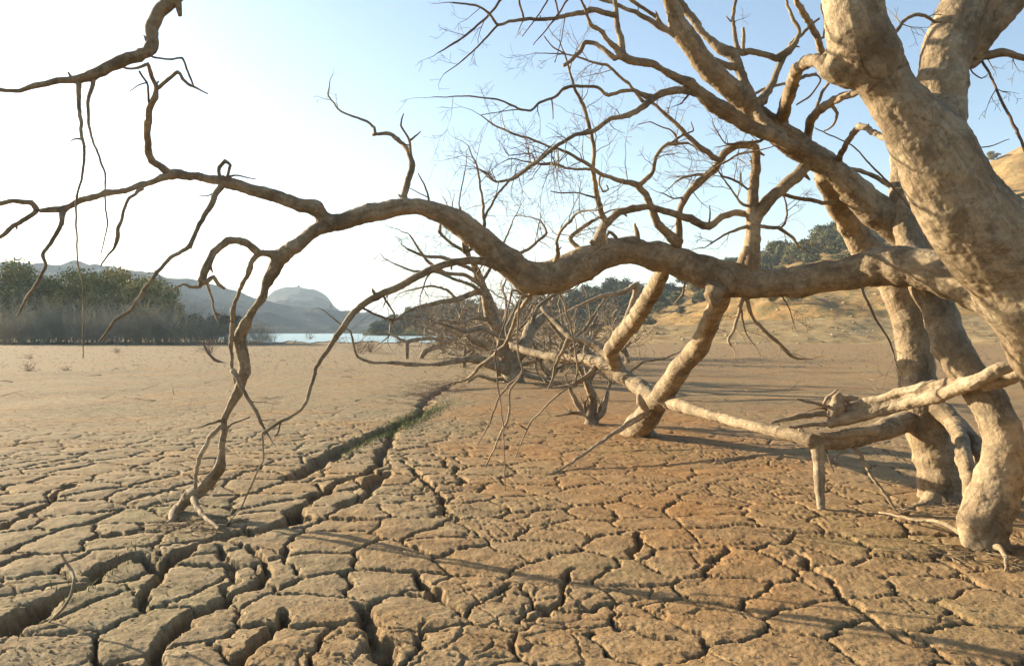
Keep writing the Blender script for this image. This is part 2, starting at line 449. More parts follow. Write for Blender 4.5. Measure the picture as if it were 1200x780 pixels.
c = mixc(nt, pb, c, (.55, .47, .33))
nt.links.new(c, b.inputs['Base Color']); b.inputs['Roughness'].default_value = .95; b.inputs['Specular IOR Level'].default_value = .12
n1 = bump(nt, fin, .75, .014); n2 = bump(nt, mid, .5, .03, n1); nt.links.new(n2, b.inputs['Normal'])
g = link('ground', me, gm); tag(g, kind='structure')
def gz(x, y): return float(ground_h(np.array([x]), np.array([y]))[0][0])

# ------------------------------------------------------------------ lake
def patch(name, outline, z, mat):
    me = mesh_from(name, [(x, y, z) for x, y in outline], [tuple(range(len(outline)))], False)
    return link(name, me, mat)
wm, nt, b = mat_new('lake_water')
b.inputs['Base Color'].default_value = (.30, .40, .38, 1); b.inputs['Roughness'].default_value = .3; b.inputs['IOR'].default_value = 1.33
b.inputs['Specular IOR Level'].default_value = .5
tc = N(nt, 'ShaderNodeTexCoord').outputs['Object']; nt.links.new(bump(nt, tex(nt, .8, 4, .6, tc), 1, .5), b.inputs['Normal'])
near = []
for k in range(70):
    px = 262+k*348/69
    py = 401.2+1.0*math.sin(k*.7)+.7*math.sin(k*1.9+1) if px > 280 else 398.5+.5*math.sin(k*.9)
    if px > 545: py -= (px-545)*.16
    Y = gy(py); near.append(((px-CX)/F*Y, Y))
farp = [(20, 620), (-80, 900), (-360, 1500), (-300, 700)]
lake = patch('lake_water', near+farp, .09, wm); tag(lake, kind='structure')

# ------------------------------------------------------------------ hills
def hillmat(name, cols, s1, bstr=.6, green=None):
    m, nt, b = mat_new(name); tc = N(nt, 'ShaderNodeTexCoord').outputs['Object']
    c = ramp(nt, tex(nt, s1, 8, .68, tc), cols)
    if green:
        gfac = ramp(nt, tex(nt, s1*3.3, 5, .7, tc, .5), [(.50, (0, 0, 0)), (.57, (1, 1, 1))])
        c = mixc(nt, gfac, c, green)
    nt.links.new(c, b.inputs['Base Color']); b.inputs['Roughness'].default_value = 1; b.inputs['Specular IOR Level'].default_value = 0
    nt.links.new(bump(nt, tex(nt, s1*6, 8, .7, tc), bstr, .6/s1*.1), b.inputs['Normal'])
    return m
class Hill:
    def __init__(s, name, ridge, Yb, Yr, expo, amp, fr, mat, zb=0, nu=220, nv=70, seed=0):
        s.r = parse(ridge); s.Yb, s.Yr, s.e, s.amp, s.fr, s.zb, s.seed = Yb, Yr, expo, amp, fr, zb, seed
        px = np.linspace(s.r[0][0], s.r[-1][0], nu); v = np.concatenate([np.linspace(0, 1, nv), np.linspace(1.05, 1.9, 14)])
        PX, VV = np.meshgrid(px, v); x, y, z = s.ev(PX.ravel(), VV.ravel())
        Fc = []
        for a in range(len(v)-1):
            for b_ in range(nu-1):
                q = a*nu+b_; Fc.append((q, q+1, q+nu+1, q+nu))
        s.o = link(name, mesh_from(name, np.stack([x, y, z], 1), Fc), mat); tag(s.o, kind='structure')
    def ev(s, px, v):
        px = np.asarray(px, float); v = np.asarray(v, float)
        Y = s.Yb+(s.Yr-s.Yb)*v; x = (px-CX)/F*Y
        py = np.interp(px, [q[0] for q in s.r], [q[1] for q in s.r])
        zr = CAM_H+(HY-py)/F*s.Yr
        vv = np.clip(v, 0, 1); k = np.where(v <= 1, vv**s.e, np.maximum(1-(v-1)*1.15, -.1))
        env = np.clip(vv*5, 0, 1)*np.clip((zr-s.zb)/8, 0, 1)
        z = s.zb-.6+(zr-s.zb+.6)*k+env*s.amp*(.7*fbm2(x*s.fr, Y*s.fr, s.seed, 5, .55)-.5*np.abs(fbm2(x*s.fr*1.5, Y*s.fr*.6, s.seed+4, 4, .5)))
        return x, Y, z
ochre = hillmat('ochre_slope', [(.3, (.17, .095, .038)), (.45, (.27, .16, .065)), (.55, (.34, .215, .09)), (.7, (.44, .30, .14))], .13, 1.0, (.20, .16, .07))
bank = hillmat('bare_bank', [(.3, (.22, .15, .075)), (.5, (.34, .24, .12)), (.7, (.47, .35, .19))], .5, 1.0)
scrub = hillmat('scrub_slope', [(.3, (.035, .04, .02)), (.5, (.06, .062, .03)), (.7, (.12, .105, .05))], .05)
rock = hillmat('far_rock', [(.3, (.03, .036, .036)), (.5, (.055, .058, .055)), (.7, (.105, .10, .088))], .012)
HR = Hill('hillside', '600,389 640,386 680,372 740,352 800,338 850,318 900,298 950,281 985,276 1040,262 1100,235 1150,196 1200,168 1260,140 1350,110 1500,90 1800,100', 108, 330, 1.35, 2.6, .035, ochre, seed=3, nu=300, nv=120)
HB = Hill('shore_bank', '700,388.5 760,381 840,377 900,374 980,371 1060,373 1150,370 1250,366 1500,360', 84, 112, 1.5, .5, .16, bank, seed=5)
HC = Hill('headland', '425,389 450,380 480,372 540,369 600,362 660,350 720,343 780,342 860,350 950,388', 240, 330, .8, 2, .04, scrub, seed=7)
HL = Hill('distant_ridge', '-500,318 -300,312 -100,304 0,306 60,309 130,312 190,322 240,334 300,349 360,360 420,370 470,376 520,381 600,389', 480, 950, .9, 10, .012, rock, seed=9, nu=260)
HK = Hill('rocky_crag', '250,370 295,360 313,348 322,340 334,335 352,333 370,337 383,345 391,357 402,365 440,372 500,377 560,381 640,389', 700, 1600, 1.1, 9, .01, rock, seed=13, nu=260)
# tiny cairn on the crag
mb = MB(); p = Vector(HK.ev([350], [1])[0:1]+tuple()) if False else None
x, y, z = HK.ev([350], [1]); cp = Vector((float(x[0]), float(y[0]), float(z[0])))
mb.tube([cp+Vector((0, 0, -3)), cp+Vector((.3, 0, 1)), cp+Vector((0, 0, 3.6))], [3.0, 2.2, 1.2], 7, .1)
tag(mb.build('stone_tower', rock), 'tiny ruined stone tower on the summit of the distant blue crag', 'tower')

# ------------------------------------------------------------------ vegetation
def leafmat(name, a, b_, c_):
    m, nt, b = mat_new(name); tc = N(nt, 'ShaderNodeTexCoord').outputs['Object']
    oi = N(nt, 'ShaderNodeObjectInfo').outputs['Random']
    c = ramp(nt, tex(nt, .9, 4, .7, tc), [(.32, a), (.5, b_), (.68, c_)])
    c = mixc(nt, 1., c, ramp(nt, oi, [(0, (.75, .8, .8)), (.5, (1, 1, 1)), (1, (1.35, 1.12, .95))]), 'MULTIPLY')
    nt.links.new(c, b.inputs['Base Color']); b.inputs['Roughness'].default_value = .8
    b.inputs['Specular IOR Level'].default_value = .1
    return m
LG = leafmat('olive_leaves', (.11, .12, .035), (.21, .205, .07), (.34, .29, .13))
LD = leafmat('dark_leaves', (.025, .035, .015), (.045, .058, .024), (.08, .09, .04))
LS = leafmat('scrub_leaves', (.07, .08, .03), (.12, .12, .045), (.20, .17, .075))
GT = leafmat('grey_twigs', (.20, .19, .145), (.30, .285, .22), (.42, .40, .31))
def crown_mesh(name, w, h, n, ls, lumps, z0, seed):
    r = np.random.RandomState(seed); V = []; Fc = []
    cs = []
    for k in range(lumps):
        a = r.rand()*6.28; q = r.rand()**.5*w*.33; cs.append((math.cos(a)*q, math.sin(a)*q, z0+(h-z0)*(.2+.68*r.rand()), w*(.14+.13*r.rand()), (h-z0)*(.11+.12*r.rand())))
    for k in range(n):
        c = cs[r.randint(lumps)]; d = r.normal(size=3); d /= np.linalg.norm(d); q = (.55+.5*r.rand())*(1+.25*r.normal())
        p = np.array([c[0]+d[0]*q*c[3], c[1]+d[1]*q*c[3], c[2]+d[2]*q*c[4]])
        if p[2] < .05: continue
        u = r.normal(size=3); u /= np.linalg.norm(u); v = np.cross(u, r.normal(size=3)); v /= np.linalg.norm(v)
        s_ = ls*(.5+r.rand()); b_ = len(V)
        V += [p-u*s_, p-v*s_*.55, p+u*s_, p+v*s_*.55]; Fc.append((b_, b_+1, b_+2, b_+3))
    return mesh_from(name, V, Fc, False)
def trunk_mesh(h, r0, seed, lean=.3, limbs=5, z0=0):
    mb = MB(); st = R.getstate(); R.seed(seed)
    P = [Vector((0, 0, -.15))]; 
    for k in range(5): P.append(Vector((R.gauss(0, .12)*lean*(k+1), R.gauss(0, .12)*lean*(k+1), h*(k+1)/6)))
    mb.tube(P, [r0*1.3]+[r0*(1-.15*k) for k in range(5)], 6, .05)
    for k in range(limbs):
        grow(mb, P[2+k % 3], Vector((R.gauss(0, 1), R.gauss(0, 1), R.uniform(.5, 1.6))), r0*.5, h*.45, 1, .3, 2, 4, .1, .01)
    R.setstate(st); return mb.mesh('trunk')
def tree_proto(name, mat, w, h, n, ls, lumps, z0, seed, r0=.12):
    root = empty(name, (0, 0, 0)); link('trunk', trunk_mesh(h*.8, r0, seed), TWIG, root)
    link('crown', crown_mesh('crown', w, h, n, ls, lumps, z0, seed), mat, root); return root
def bare_bush(name, w, h, n, seed, mat=None, rt=.02):
    mb = MB(); st = R.getstate(); R.seed(seed)
    for k in range(n):
        a = R.uniform(0, 6.28); sp = R.uniform(.1, .9)
        grow(mb, Vector((math.cos(a)*w*.12*R.random(), math.sin(a)*w*.12*R.random(), -.1)), Vector((math.cos(a)*sp, math.sin(a)*sp, 1)), rt, h*R.uniform(.6, 1.05), 2, .28, 4, 3, .1, rt*.3)
    R.setstate(st); return mb.mesh(name)
def put(o, x, y, z, s, rz):
    o.location = (x, y, z); o.scale = (s[0], s[1], s[2]) if isinstance(s, tuple) else (s, s, s); o.rotation_euler.z = rz

class Pool:
    def __init__(s, protos): s.p = protos; s.used = [False]*len(protos); s.k = 0
    def next(s, i=None):
        i = s.k % len(s.p) if i is None else i; s.k += 1
        if not s.used[i]: s.used[i] = True; return s.p[i]
        return copy_tree(s.p[i])
# left wood: (px, top py, base py, width px)
P1 = Pool([tree_proto('tree', LG, 7, 9, 6500, .17, 26, 1.2, 100+k) for k in range(4)])
lt = [(-60, 325, 403, 70), (-15, 335, 403, 60), (22, 311, 402, 62), (52, 326, 403, 50), (78, 318, 402, 58), (108, 316, 402, 62), (137, 319, 402, 58), (165, 323, 402, 56), (186, 330, 402, 44), (-35, 318, 401, 60), (5, 340, 403, 44), (122, 335, 403, 44), (68, 340, 403, 40), (200, 352, 402, 34)]
for k, (px, t, bpy_, wd) in enumerate(lt):
    Y = gy(403)+R.uniform(3, 16); o = P1.next(); hh = (403-t)/F*Y
    put(o, (px-CX)/F*Y, Y, gz((px-CX)/F*Y, Y), (wd/F*Y/6.0, wd/F*Y/6.0, hh/9), R.uniform(0, 6))
    o['category'] = 'tree'; o['group'] = 'olive green trees along the left shore'
desc = ['far out past the left edge of the photo', 'by the left edge, low and wide', 'first tall crown from the left edge, rising above its neighbours', 'between the first tall crown and the dangling twig', 'just left of the long dangling twig', 'tallest in the middle of the wood', 'right of the middle of the wood, broad crown', 'second from the right end of the tall trees', 'right end of the tall trees before the blue ridge', 'cut by the left edge of the photo', 'low one in front near the left edge', 'low one in front of the middle of the wood', 'low one left of the middle of the wood', 'smallest and lowest at the right end of the wood']
i = 0
for o in [q for q in COL.objects if q.name.startswith('tree') and q.parent is None]:
    o['label'] = 'olive leafy shore tree, '+desc[i]; i += 1
P2 = []
for k in range(4):
    r0 = empty('bare_bush', (0, 0, 0)); link('branches', bare_bush('branches', 4, 3.6, 20, 200+k), GT, r0); P2.append(r0)
P2 = Pool(P2)
k = 0
for px in list(range(-40, 322, 6)):
    Y = gy(403.5)+R.uniform(-3, 5); top = R.uniform(356, 368) if px < 225 else 366+(px-225)*.16+R.uniform(-2, 4)
    hh = (403.5-top)/F*Y; o = P2.next(); put(o, (px-CX)/F*Y, Y, gz((px-CX)/F*Y, Y), (hh/3.4*1.05, hh/3.4*1.05, hh/3.4), R.uniform(0, 6))
    tag(o, 'grey leafless bush in the dense thicket at the foot of the left wood', 'bush', 'grey bare bushes of the left thicket')
P3 = Pool([tree_proto('shrub_tree', LD, 5, 5.2, 2600, .2, 14, .3, 300+k, .1) for k in range(3)])
for k in range(22):     # dark undergrowth behind the grey thicket
    px = -50+k*15.2; Y = gy(402)+R.uniform(4, 12); hh = R.uniform(34, 44)*(1 if px < 220 else .82)/F*Y
    o = P3.next(); put(o, (px-CX)/F*Y, Y, gz((px-CX)/F*Y, Y), (hh/5, hh/5, hh/5.2), R.uniform(0, 6))
    tag(o, 'dark green shrub showing through behind the grey thicket on the left shore', 'shrub', 'dark shrubs behind the left thicket')
for k in range(125):     # wood on the headland
    px = R.uniform(438, 780) if k % 4 else R.uniform(700, 900); v = R.uniform(0, 1.0); x, y, z = HC.ev([px], [v]); s_ = R.uniform(.8, 1.35)
    if px < 480: s_ *= .75
    o = P3.next(); put(o, float(x[0]), float(y[0]), float(z[0])-.2, (s_*1.7, s_*1.7, s_), R.uniform(0, 6))
    zn = 'beside the open water' if px < 560 else 'behind the central tangle' if px < 680 else 'below the thick limb'
    tag(o, 'dark evergreen tree in the headland wood, '+zn, 'tree', 'dark headland trees '+zn)
P4 = Pool([tree_proto('hill_shrub', LS, 4, 2.6, 1500, .17, 9, .05, 400+k, .05) for k in range(4)])
n = 0
while n < 290:
    px = R.uniform(680, 1290) if n % 2 else R.uniform(840, 1060); v = R.uniform(.12, 1.02) if n % 2 else R.uniform(.6, 1.02)
    if v < .5 and R.random() < .95: continue
    if px < 1100 and v < .62 and R.random() < .5: continue
    if mnoise.noise(Vector((px*.02, v*5, 3))) < -.12 and R.random() < .85: continue
    if px > 1120 and v > .55 and R.random() < .8: continue
    x, y, z = HR.ev([px], [v]); s_ = R.uniform(.5, 1.6)*(.8+.8*v)
    o = P4.next(); put(o, float(x[0]), float(y[0]), float(z[0])-.15*s_, (s_, s_, s_*R.uniform(.75, 1.15)), R.uniform(0, 6)); n += 1
    zn = 'along the skyline' if v > .85 else 'midway up' if v > .4 else 'low down near the lake bed'
    tag(o, 'olive scrub bush on the ochre right hillside, '+zn, 'bush', 'hillside scrub bushes '+zn)

# stones on the bank: stuff
V, Fc = [], []
for k in range(700):
    q_ = R.random(); px = R.uniform(640, 1290); hh = HB if q_ < .5 else HR
    x, y, z = hh.ev([px], [R.uniform(.05, .95) if hh is HB else R.uniform(.03, .5)]); s_ = R.uniform(.08, .42)*(1 if q_ < .5 else 1.6); b_ = len(V)
    for (u, v, t) in [(1, 0, 0), (-1, 0, 0), (0, 1, 0), (0, -1, 0), (0, 0, .6), (0, 0, -.6)]:
        V.append((float(x[0])+(u+R.gauss(0, .25))*s_, float(y[0])+(v+R.gauss(0, .25))*s_, float(z[0])+(t+R.gauss(0, .12))*s_))
    for f3 in [(0, 2, 4), (2, 1, 4), (1, 3, 4), (3, 0, 4), (2, 0, 5), (1, 2, 5), (3, 1, 5), (0, 3, 5)]: Fc.append(tuple(b_+i_ for i_ in f3))
tag(link('bank_stones', mesh_from('bank_stones', V, Fc, False), bank), 'scattered pale stones on the ochre bank and lower slope', 'stones', kind='stuff')
# ------------------------------------------------------------------ the big dead tree on the right
A = Tree('dead_tree', (at(1330, 665, 5.1).x, 5.1, 0), 'massive dead tree leaning in from the right edge, its thick limb arching across the picture', WOOD)
A.main('1345,700,190 1335,660,150 1318,580,125 1290,485,118 1245,395,112 1205,338,108 1165,290,100 1139,257,94 1120,231,88 1104,200,82 1088,168,78 1064,133,62 1042,102,56 1022,68,66 1004,33,66 996,0,64 985,-40,60 960,-100,54 930,-170,40', [5.1, 5.1, 5.1, 5.05, 5.0, 4.95, 4.9, 4.85, 4.8, 4.78, 4.75, 4.7, 4.7, 4.65, 4.6, 4.6, 4.6, 4.6, 4.6])
A.main('1092,172,56 1106,133,50 1103,100,53 1109,67,56 1123,33,58 1139,0,60 1160,-50,56 1190,-120,44', [4.8, 4.95, 5.0, 5.05, 5.1, 5.15, 5.2, 5.3])
A.main('1136,70,20 1147,53,22 1160,37,20 1180,17,18 1197,0,16 1230,-40,12', [5.1, 5.0])
A.main('1028,82,50 1000,76,50 980,72,44 966,70,34', [4.7, 4.7])
A.main('1300,440,80 1280,425,64 1240,394,58 1200,366,52 1174,352,48 1145,338,48 1115,324,48 1086,315,46 1056,312,45 1027,313,42 997,320,38 968,323,38 938,329,35 909,332,32 882,332,34 854,327,42 825,319,37 797,308,33 769,300,34 741,294,31 713,296,32 685,308,36 656,320,38 636,327,36 617,323,36 597,307,33 567,283,28 537,260,25 505,246,20 475,242,19 433,250,19 400,259,19 383,262,24', [5.15, 5.25, 5.6, 6.0, 6.3, 6.6, 6.8, 6.9, 6.95, 6.9, 6.8, 6.7, 6.6, 6.5, 6.4, 6.3])
A.main('385,262,22 371,246,19 350,240,16 310,227,16 267,215,15 233,207,12.5 203,204,14 187,210,11 167,217,11 147,224,10 123,227,10 97,233,10 77,244,10 43,247,8', [6.3, 6.2, 6.1, 6.0, 5.95, 5.9], .92)
A.main('383,264,22 367,272,20 347,287,20 330,300,22 320,317,18 312,333,14 308,350,13 295,367,14 287,380,16 280,397,18 283,413,18 287,433,15 280,457,14 267,480,13 262,500,12 260,527,14 257,547,16 243,567,16 222,582,20 208,596,14', [6.3, 6.2, 6.2, 6.2, 6.25, 6.3, 6.35, 6.4, 6.5, 6.6], .84)
A.main('330,298,14 316,296,12 302,297,11 290,320,9 280,343,8 273,367,9 271,400,9 272,427,9 275,450,7', [6.2, 6.1, 6.15, 6.25], .8)
A.main('840,335,26 836,345,22 842,356,14', [6.8, 6.8])
A.finish_trunk(.0125)
a = A.br
a('208,596,13 197,617,8 173,637,5 143,648,3', gy(650))
a('228,585,9 237,603,6 257,620,4', gy(628))
a('43,247,7 37,238,7 20,235,6 0,238,6 -30,250,5', 5.7); a('43,248,6 30,256,6 10,270,6 -5,282,5 -40,310,4', 5.8)
a('75,246,8 72,262,6 60,283,5 50,300,5 53,313,4 37,340,4 30,353,4 20,370,2', 5.7)
a('167,222,5 152,232,4 143,253,4 137,280,6 132,293,3 118,312,2', 5.8)
a('260,218,8 247,240,7 233,263,6 223,287,6 200,302,5 183,320,5 167,343,5 153,363,4.5 133,377,4 117,400,3', 5.6)
a('253,227,2 244,230,1.5 233,229,1', None)
a('258,212,5 256,197,5 263,189,5 270,195,4 266,207,4', None); a('265,209,3 280,206,2 300,210,1.2')
a('376,248,6 371,238,4 370,234,1.5')
# upper left branch, coming from above the frame
A.br('990,-60,26 930,-130,24 850,-170,24 650,-190,22 450,-150,20 300,-80,18 235,-25,17 203,0,16.5 187,15,15 177,33,14 177,58,14 163,65,13 140,72,13 120,82,12 108,88,12 90,93,10 67,96,7.5 43,100,7 23,106,5.5 0,105,5 -40,100,4', 5.2)
a('90,95,7.5 92,110,6 95,140,5 97,167,4 99,187,3.5 95,213,3 90,235,3 89,260,2.5 92,310,2 97,340,2 97,387,1.8 97,420,1', 5.3)
a('110,93,6 104,120,4.5 104,143,3.5 110,167,3 118,190,3 123,203,2.5 123,233,2 126,262,2 118,300,1.2', 5.3)
a('94,163,3 88,163,2 82,166,1'); a('172,50,4 169,44,2.5 168,41,1')
A.main  # (limbs below reuse the same tree)
a('203,204,9 193,200,9 178,188,8.7 173,177,8.7 173,143,8.7 175,125,8 182,113,7.5 183,102,6 177,87,5.5 173,74,5 162,79,3.5 152,81,3 141,78,3', 5.5)
a('183,104,5 195,96,5 208,85,5 214,92,4.5 222,100,4 228,103,3 244,110,1.5'); a('180,67,2.5 200,70,2.5 213,68,3 217,78,3 222,90,3 227,102,2.5')
a('175,120,3.5 172,97,3 163,83,3'); a('172,95,2 160,101,1.5 152,107,1')
# hanging loop and its twigs
a('303,296,10 287,284,9 267,282,9 250,296,9 240,316,10 235,331,10', 5.9); a('235,333,9 243,330,6 250,324,6 256,332,5 264,338,4'); a('234,336,5 222,336,4 213,332,3 197,343,1.5')
a('244,336,4 248,350,3 252,367,3 257,380,1.5'); a('250,368,3 262,372,2 275,378,1.5')
a('283,420,6 282,440,5 274,462,4.5 267,483,4', mat=PALE); a('260,490,5 246,496,3 230,502,1.5'); a('262,497,6 250,507,6 241,522,6 233,537,6 231,553,5 229,572,5', mat=PALE)
a('263,503,3 275,495,2.5 293,488,2'); a('274,435,7 282,450,6 290,467,5 300,482,5 307,497,4.5', tw=2, twl=0.29)
a('259,520,5 256,540,4 246,556,4 232,572,3', mat=PALE)
# the long arching branch under the limb
a('585,312,15 575,308,12 549,305,9 529,308,9 507,315,9 484,326,9 462,339,9 442,347,9 422,358,8 408,374,8 394,395,7 380,415,6 370,430,5 363,457,5 353,480,4 333,492,4 307,508,4.5', 6.1)
a('308,508,3 309,537,2.5 293,570,3 283,593,2 263,617,1.2', gy(618), mat=PALE); a('328,495,2 327,505,2 322,512,1.5'); a('440,346,5 437,340,4 436,338,1.5')
a('425,360,3 445,371,3 459,375,2.5', tw=3, twl=0.34); a('450,345,3 462,367,2.5 459,378,2.5'); a('505,314,3 498,330,2 492,352,1.5', tw=3, twl=0.34); a('470,335,2.5 455,345,2 449,360,1.2', tw=2, twl=0.34)
# uprights on the arch
a('473,234,9 477,215,8 483,193,8 478,177,6.5 467,163,6 453,156,5 437,158,4', None); a('440,157,4.5 438,150,4 423,140,3.2 400,131,2.6 385,113,2.4 387,93,1', tw=2, twl=0.18)
a('483,190,4.5 480,167,4 470,147,3 473,133,1.8'); a('480,165,3 486,160,2.5 493,154,1.5'); a('480,172,2 470,168,2 462,163,1.2')
a('503,234,3.5 497,217,2.5 490,203,1.3'); a('500,232,1.5 478,220,1'); a('541,252,3.5 540,246,2.5 540,242,1.5')
a('567,265,5 565,240,4 563,217,3.2 558,193,2.6 548,170,1.3', tw=7, twl=0.34); a('567,256,3.5 583,227,3 597,212,3.2 617,197,4 630,188,4.5', tw=3, twl=0.34)
a('597,212,3 582,213,3 572,204,2.2 562,198,1.5', tw=5, twl=0.29)
# drooping below the limb
a('625,342,6 606,367,5 597,392,5 587,409,5 563,429,5 549,443,4', 7.6, mat=PALE, tw=3, twl=0.46)
a('612,345,4 607,370,3 606,403,3 608,420,3.2 613,435,3.5 597,459,3 597,485,3.4 585,512,2.8 569,547,2', 7.2, mat=PALE)
a('610,440,3 598,450,3 585,465,2.6 574,494,2 560,521,1', 7.3); a('655,340,4 668,380,3 676,420,3 674,447,2.6 644,471,2.5 619,500,2.4 603,539,1.2', 7.3, mat=PALE); a('617,503,2 612,499,2 608,497,1')
a('600,340,3 592,375,2 580,420,2 590,500,1.5 592,575,1', 7.0)
a('806,318,3.5 804,330,3 800,344,3 789,358,1.6'); a('872,345,5.5 862,380,4.3 854,398,4 857,405,2.5', mat=PALE, tw=3, twl=0.23)
a('874,345,5.5 885,377,5 909,398,5 927,418,4 946,420,1.8', tw=3, twl=0.29); a('868,360,3 874,390,2 885,405,1.2', tw=2, twl=0.23); a('915,345,2 925,362,1.5 930,378,1', tw=2, twl=0.23)
a('1010,338,3 1024,368,3 1042,400,2.4 1052,430,1.6', tw=2, twl=0.29)
a('700,296,17 702,280,14 707,266,10 722,251,9 741,244,9 761,243,8 783,248,8 809,257,10 831,266,9 845,254,8 862,248,8 880,252,8', None)
a('709,283,4 714,272,4 722,278,5 728,290,5'); a('747,300,12 748,285,8 746,272,6 744,262,3', mat=WOOD)
A.br('882,325,22 880,302,20 882,280,18 882,259,16 882,233,12.5 885,200,11 885,173,10 867,170,9 847,180,9 837,200,9.5 820,213,9.5 803,230,8 797,247,7 795,265,8 795,285,10', 6.9, tw=9, twl=0.40)
a('884,262,15 891,247,14 909,227,13 933,206,14 946,193,14 958,184,12', 6.75)
A.br('868,318,16 874,298,14 875,288,9', None, name='stub'); a('884,318,4 890,300,4 886,292,3', mat=PALE)
a('712,262,8 700,233,7 695,200,6 697,173,5 690,147,5 683,123,5 673,103,4 667,80,3 660,60,2', 6.3, tw=9, twl=0.46)
a('795,287,12 786,277,12 772,263,10 760,235,8 747,217,8 727,212,6 703,202,5 687,192,5 667,180,4 647,173,3 623,163,3 603,158,3 580,147,2.4 563,135,1.3', 6.2, tw=12, twl=0.46)
a('747,215,7 760,207,6 765,197,5 773,177,5 783,168,5 807,168,3', tw=7, twl=0.34); a('793,160,3 783,152,2 763,143,1.6 747,146,1'); a('785,168,3 797,160,3 812,153,2 810,143,1.4')
a('703,205,3.5 702,217,3 707,225,2.8 713,222,2.2 711,217,2'); a('693,198,4 667,197,3 647,192,4 627,191,3', tw=7, twl=0.34)
a('627,191,2 623,180,1.6 597,182,1.4 590,173,1', tw=5, twl=0.29); a('625,190,2 600,186,1.6 585,192,1', tw=3, twl=0.29)
a('685,300,7 668,280,6 690,262,5 708,250,3', tw=5, twl=0.46); a('650,312,8 654,298,6 652,280,4 668,258,4 680,247,3 700,246,2', 6.0, tw=10, twl=0.40)
a('605,300,5 625,288,4 640,272,3.5 632,258,2 610,252,1', 6.9, tw=10, twl=0.40); a('597,295,3 588,285,2 570,305,3 560,318,2', tw=5, twl=0.29)
a('557,290,4 545,296,5 543,280,3 541,268,2', tw=3, twl=0.29); a('700,232,3 680,226,2 660,226,2 645,224,1.2'); a('690,150,2.5 672,160,2 655,168,1.2', tw=2, twl=0.23)
a('882,250,5 900,228,5 921,229,5 953,236,5.5 990,239,6 1012,243,6', 6.9); a('884,245,4 870,238,4 862,230,3 850,212,2.5', tw=3, twl=0.34); a('880,262,6 864,270,4 850,275,3 832,286,2', tw=3, twl=0.34)
a('896,265,5 915,268,5 928,278,4 938,290,3', tw=3, twl=0.34); a('920,262,3 922,245,2.5 918,230,2', tw=2, twl=0.29); a('845,205,3 868,215,3 882,225,3', tw=3, twl=0.23); a('830,262,3 832,250,2 832,240,1')
a('820,215,4 845,192,3 870,180,3 884,178,3', tw=3, twl=0.34); a('805,230,3 790,232,2 775,226,1.5', tw=3, twl=0.23); a('835,205,5 820,205,4 800,208,3 790,215,2', tw=3, twl=0.29)
# top right
a('1137,78,11 1153,67,10 1173,62,11 1187,64,8 1205,69,7', 5.1, tw=3, twl=0.17); a('1148,66,3.5 1163,93,3.4 1177,123,3.6 1190,153,4 1205,185,4', 5.0, tw=3, twl=0.17)
a('1140,85,2 1150,92,2 1158,87,1.2'); a('1125,165,2 1142,172,1.6 1160,172,1.5 1183,163,1', 4.9)
a('1046,42,6 1057,27,5 1077,17,5 1096,26,4', 4.9, tw=3, twl=0.23); a('1035,100,0.1 1036,100,.1') if False else None
a('968,78,13 955,70,14 945,73,14 933,83,14 925,110,14 917,135,14 918,160,12', 6.95)
a('1040,104,10 1010,107,9 987,113,10 963,127,11 950,140,11 946,168,10', 7.0); a('973,122,5 982,133,4 977,147,3 965,154,1.8'); a('953,132,5 963,110,4 972,95,4 965,70,3')
a('964,72,8 963,60,9 957,43,8 943,17,8 933,0,7 925,-25,6', 4.9, mat=PALE); a('965,45,3 966,25,2.5 962,5,2'); a('966,68,5 964,82,4 963,92,2', mat=PALE)
a('1045,165,7 1023,155,7 1007,148,8 993,167,7 982,190,8 985,212,8', 7.1); a('1195,372,14 1196,395,15 1201,425,15', 5.3, mat=PALE)

# ------------------------------------------------------------------ two-stemmed trees at the right
C_ = Tree('dead_tree', (at(1107, 585, 7.2).x, 7.2, 0), 'dead tree with a long diagonal limb, its foot just left of the nearest right stem', WOOD)
C_.main('1108,612,60 1107,590,54 1105,560,52 1098,533,52 1087,500,48 1077,453,41 1073,430,41 1068,377,40 1053,336,40 1030,305,34 1012,290,30 996,262,28 982,240,26 962,205,22', [7.2, 7.25, 7.3, 7.4, 7.5, 7.5, 7.4, 6.8])
C_.main('1165,352,36 1128,322,42 1092,297,44 1060,272,42 1027,247,40 1000,222,37 967,193,34 933,170,34 900,147,32 867,113,26 833,83,26 800,40,24 790,13,20 783,-5,18 770,-50,14', [7.0, 6.9, 6.85, 6.8, 6.7, 6.5, 6.3, 6.2, 6.1], .92)
C_.main('935,172,18 902,158,22 870,143,23 848,130,22 827,115,20 807,97,18 783,85,14 760,75,14 733,68,12 717,53,8 707,40,8 693,28,7 687,13,7 680,0,7 672,-25,6', [6.4, 6.2, 6.0, 5.8], .85)
C_.main('920,162,18 893,140,16 880,113,14 867,83,14 860,65,17 843,57,13 827,43,12 813,23,11 800,8,10 785,-15,9', [6.4, 6.5, 6.6], .85)
C_.main('1085,492,24 1102,480,22 1123,500,20 1143,523,18 1152,545,14', [7.4, 6.9, 6.3])
C_.main('1095,585,26 1075,597,16 1050,602,8', [7.0, 6.75]); C_.main('1115,590,26 1135,602,14 1150,606,8', [7.1, 6.8])
C_.finish_trunk(.0125)
c = C_.br
c('730,64,10 727,45,8 724,33,7 721,0,6 718,-25,5'); c('720,68,7 700,52,6 687,50,6 680,63,6 660,77,5')
c('722,18,7 693,12,7 667,18,6 640,22,5 613,23,4.5 597,25,4 583,30,4 572,15,3.5 560,7,3 530,3,2', 5.5, tw=2, twl=0.23)
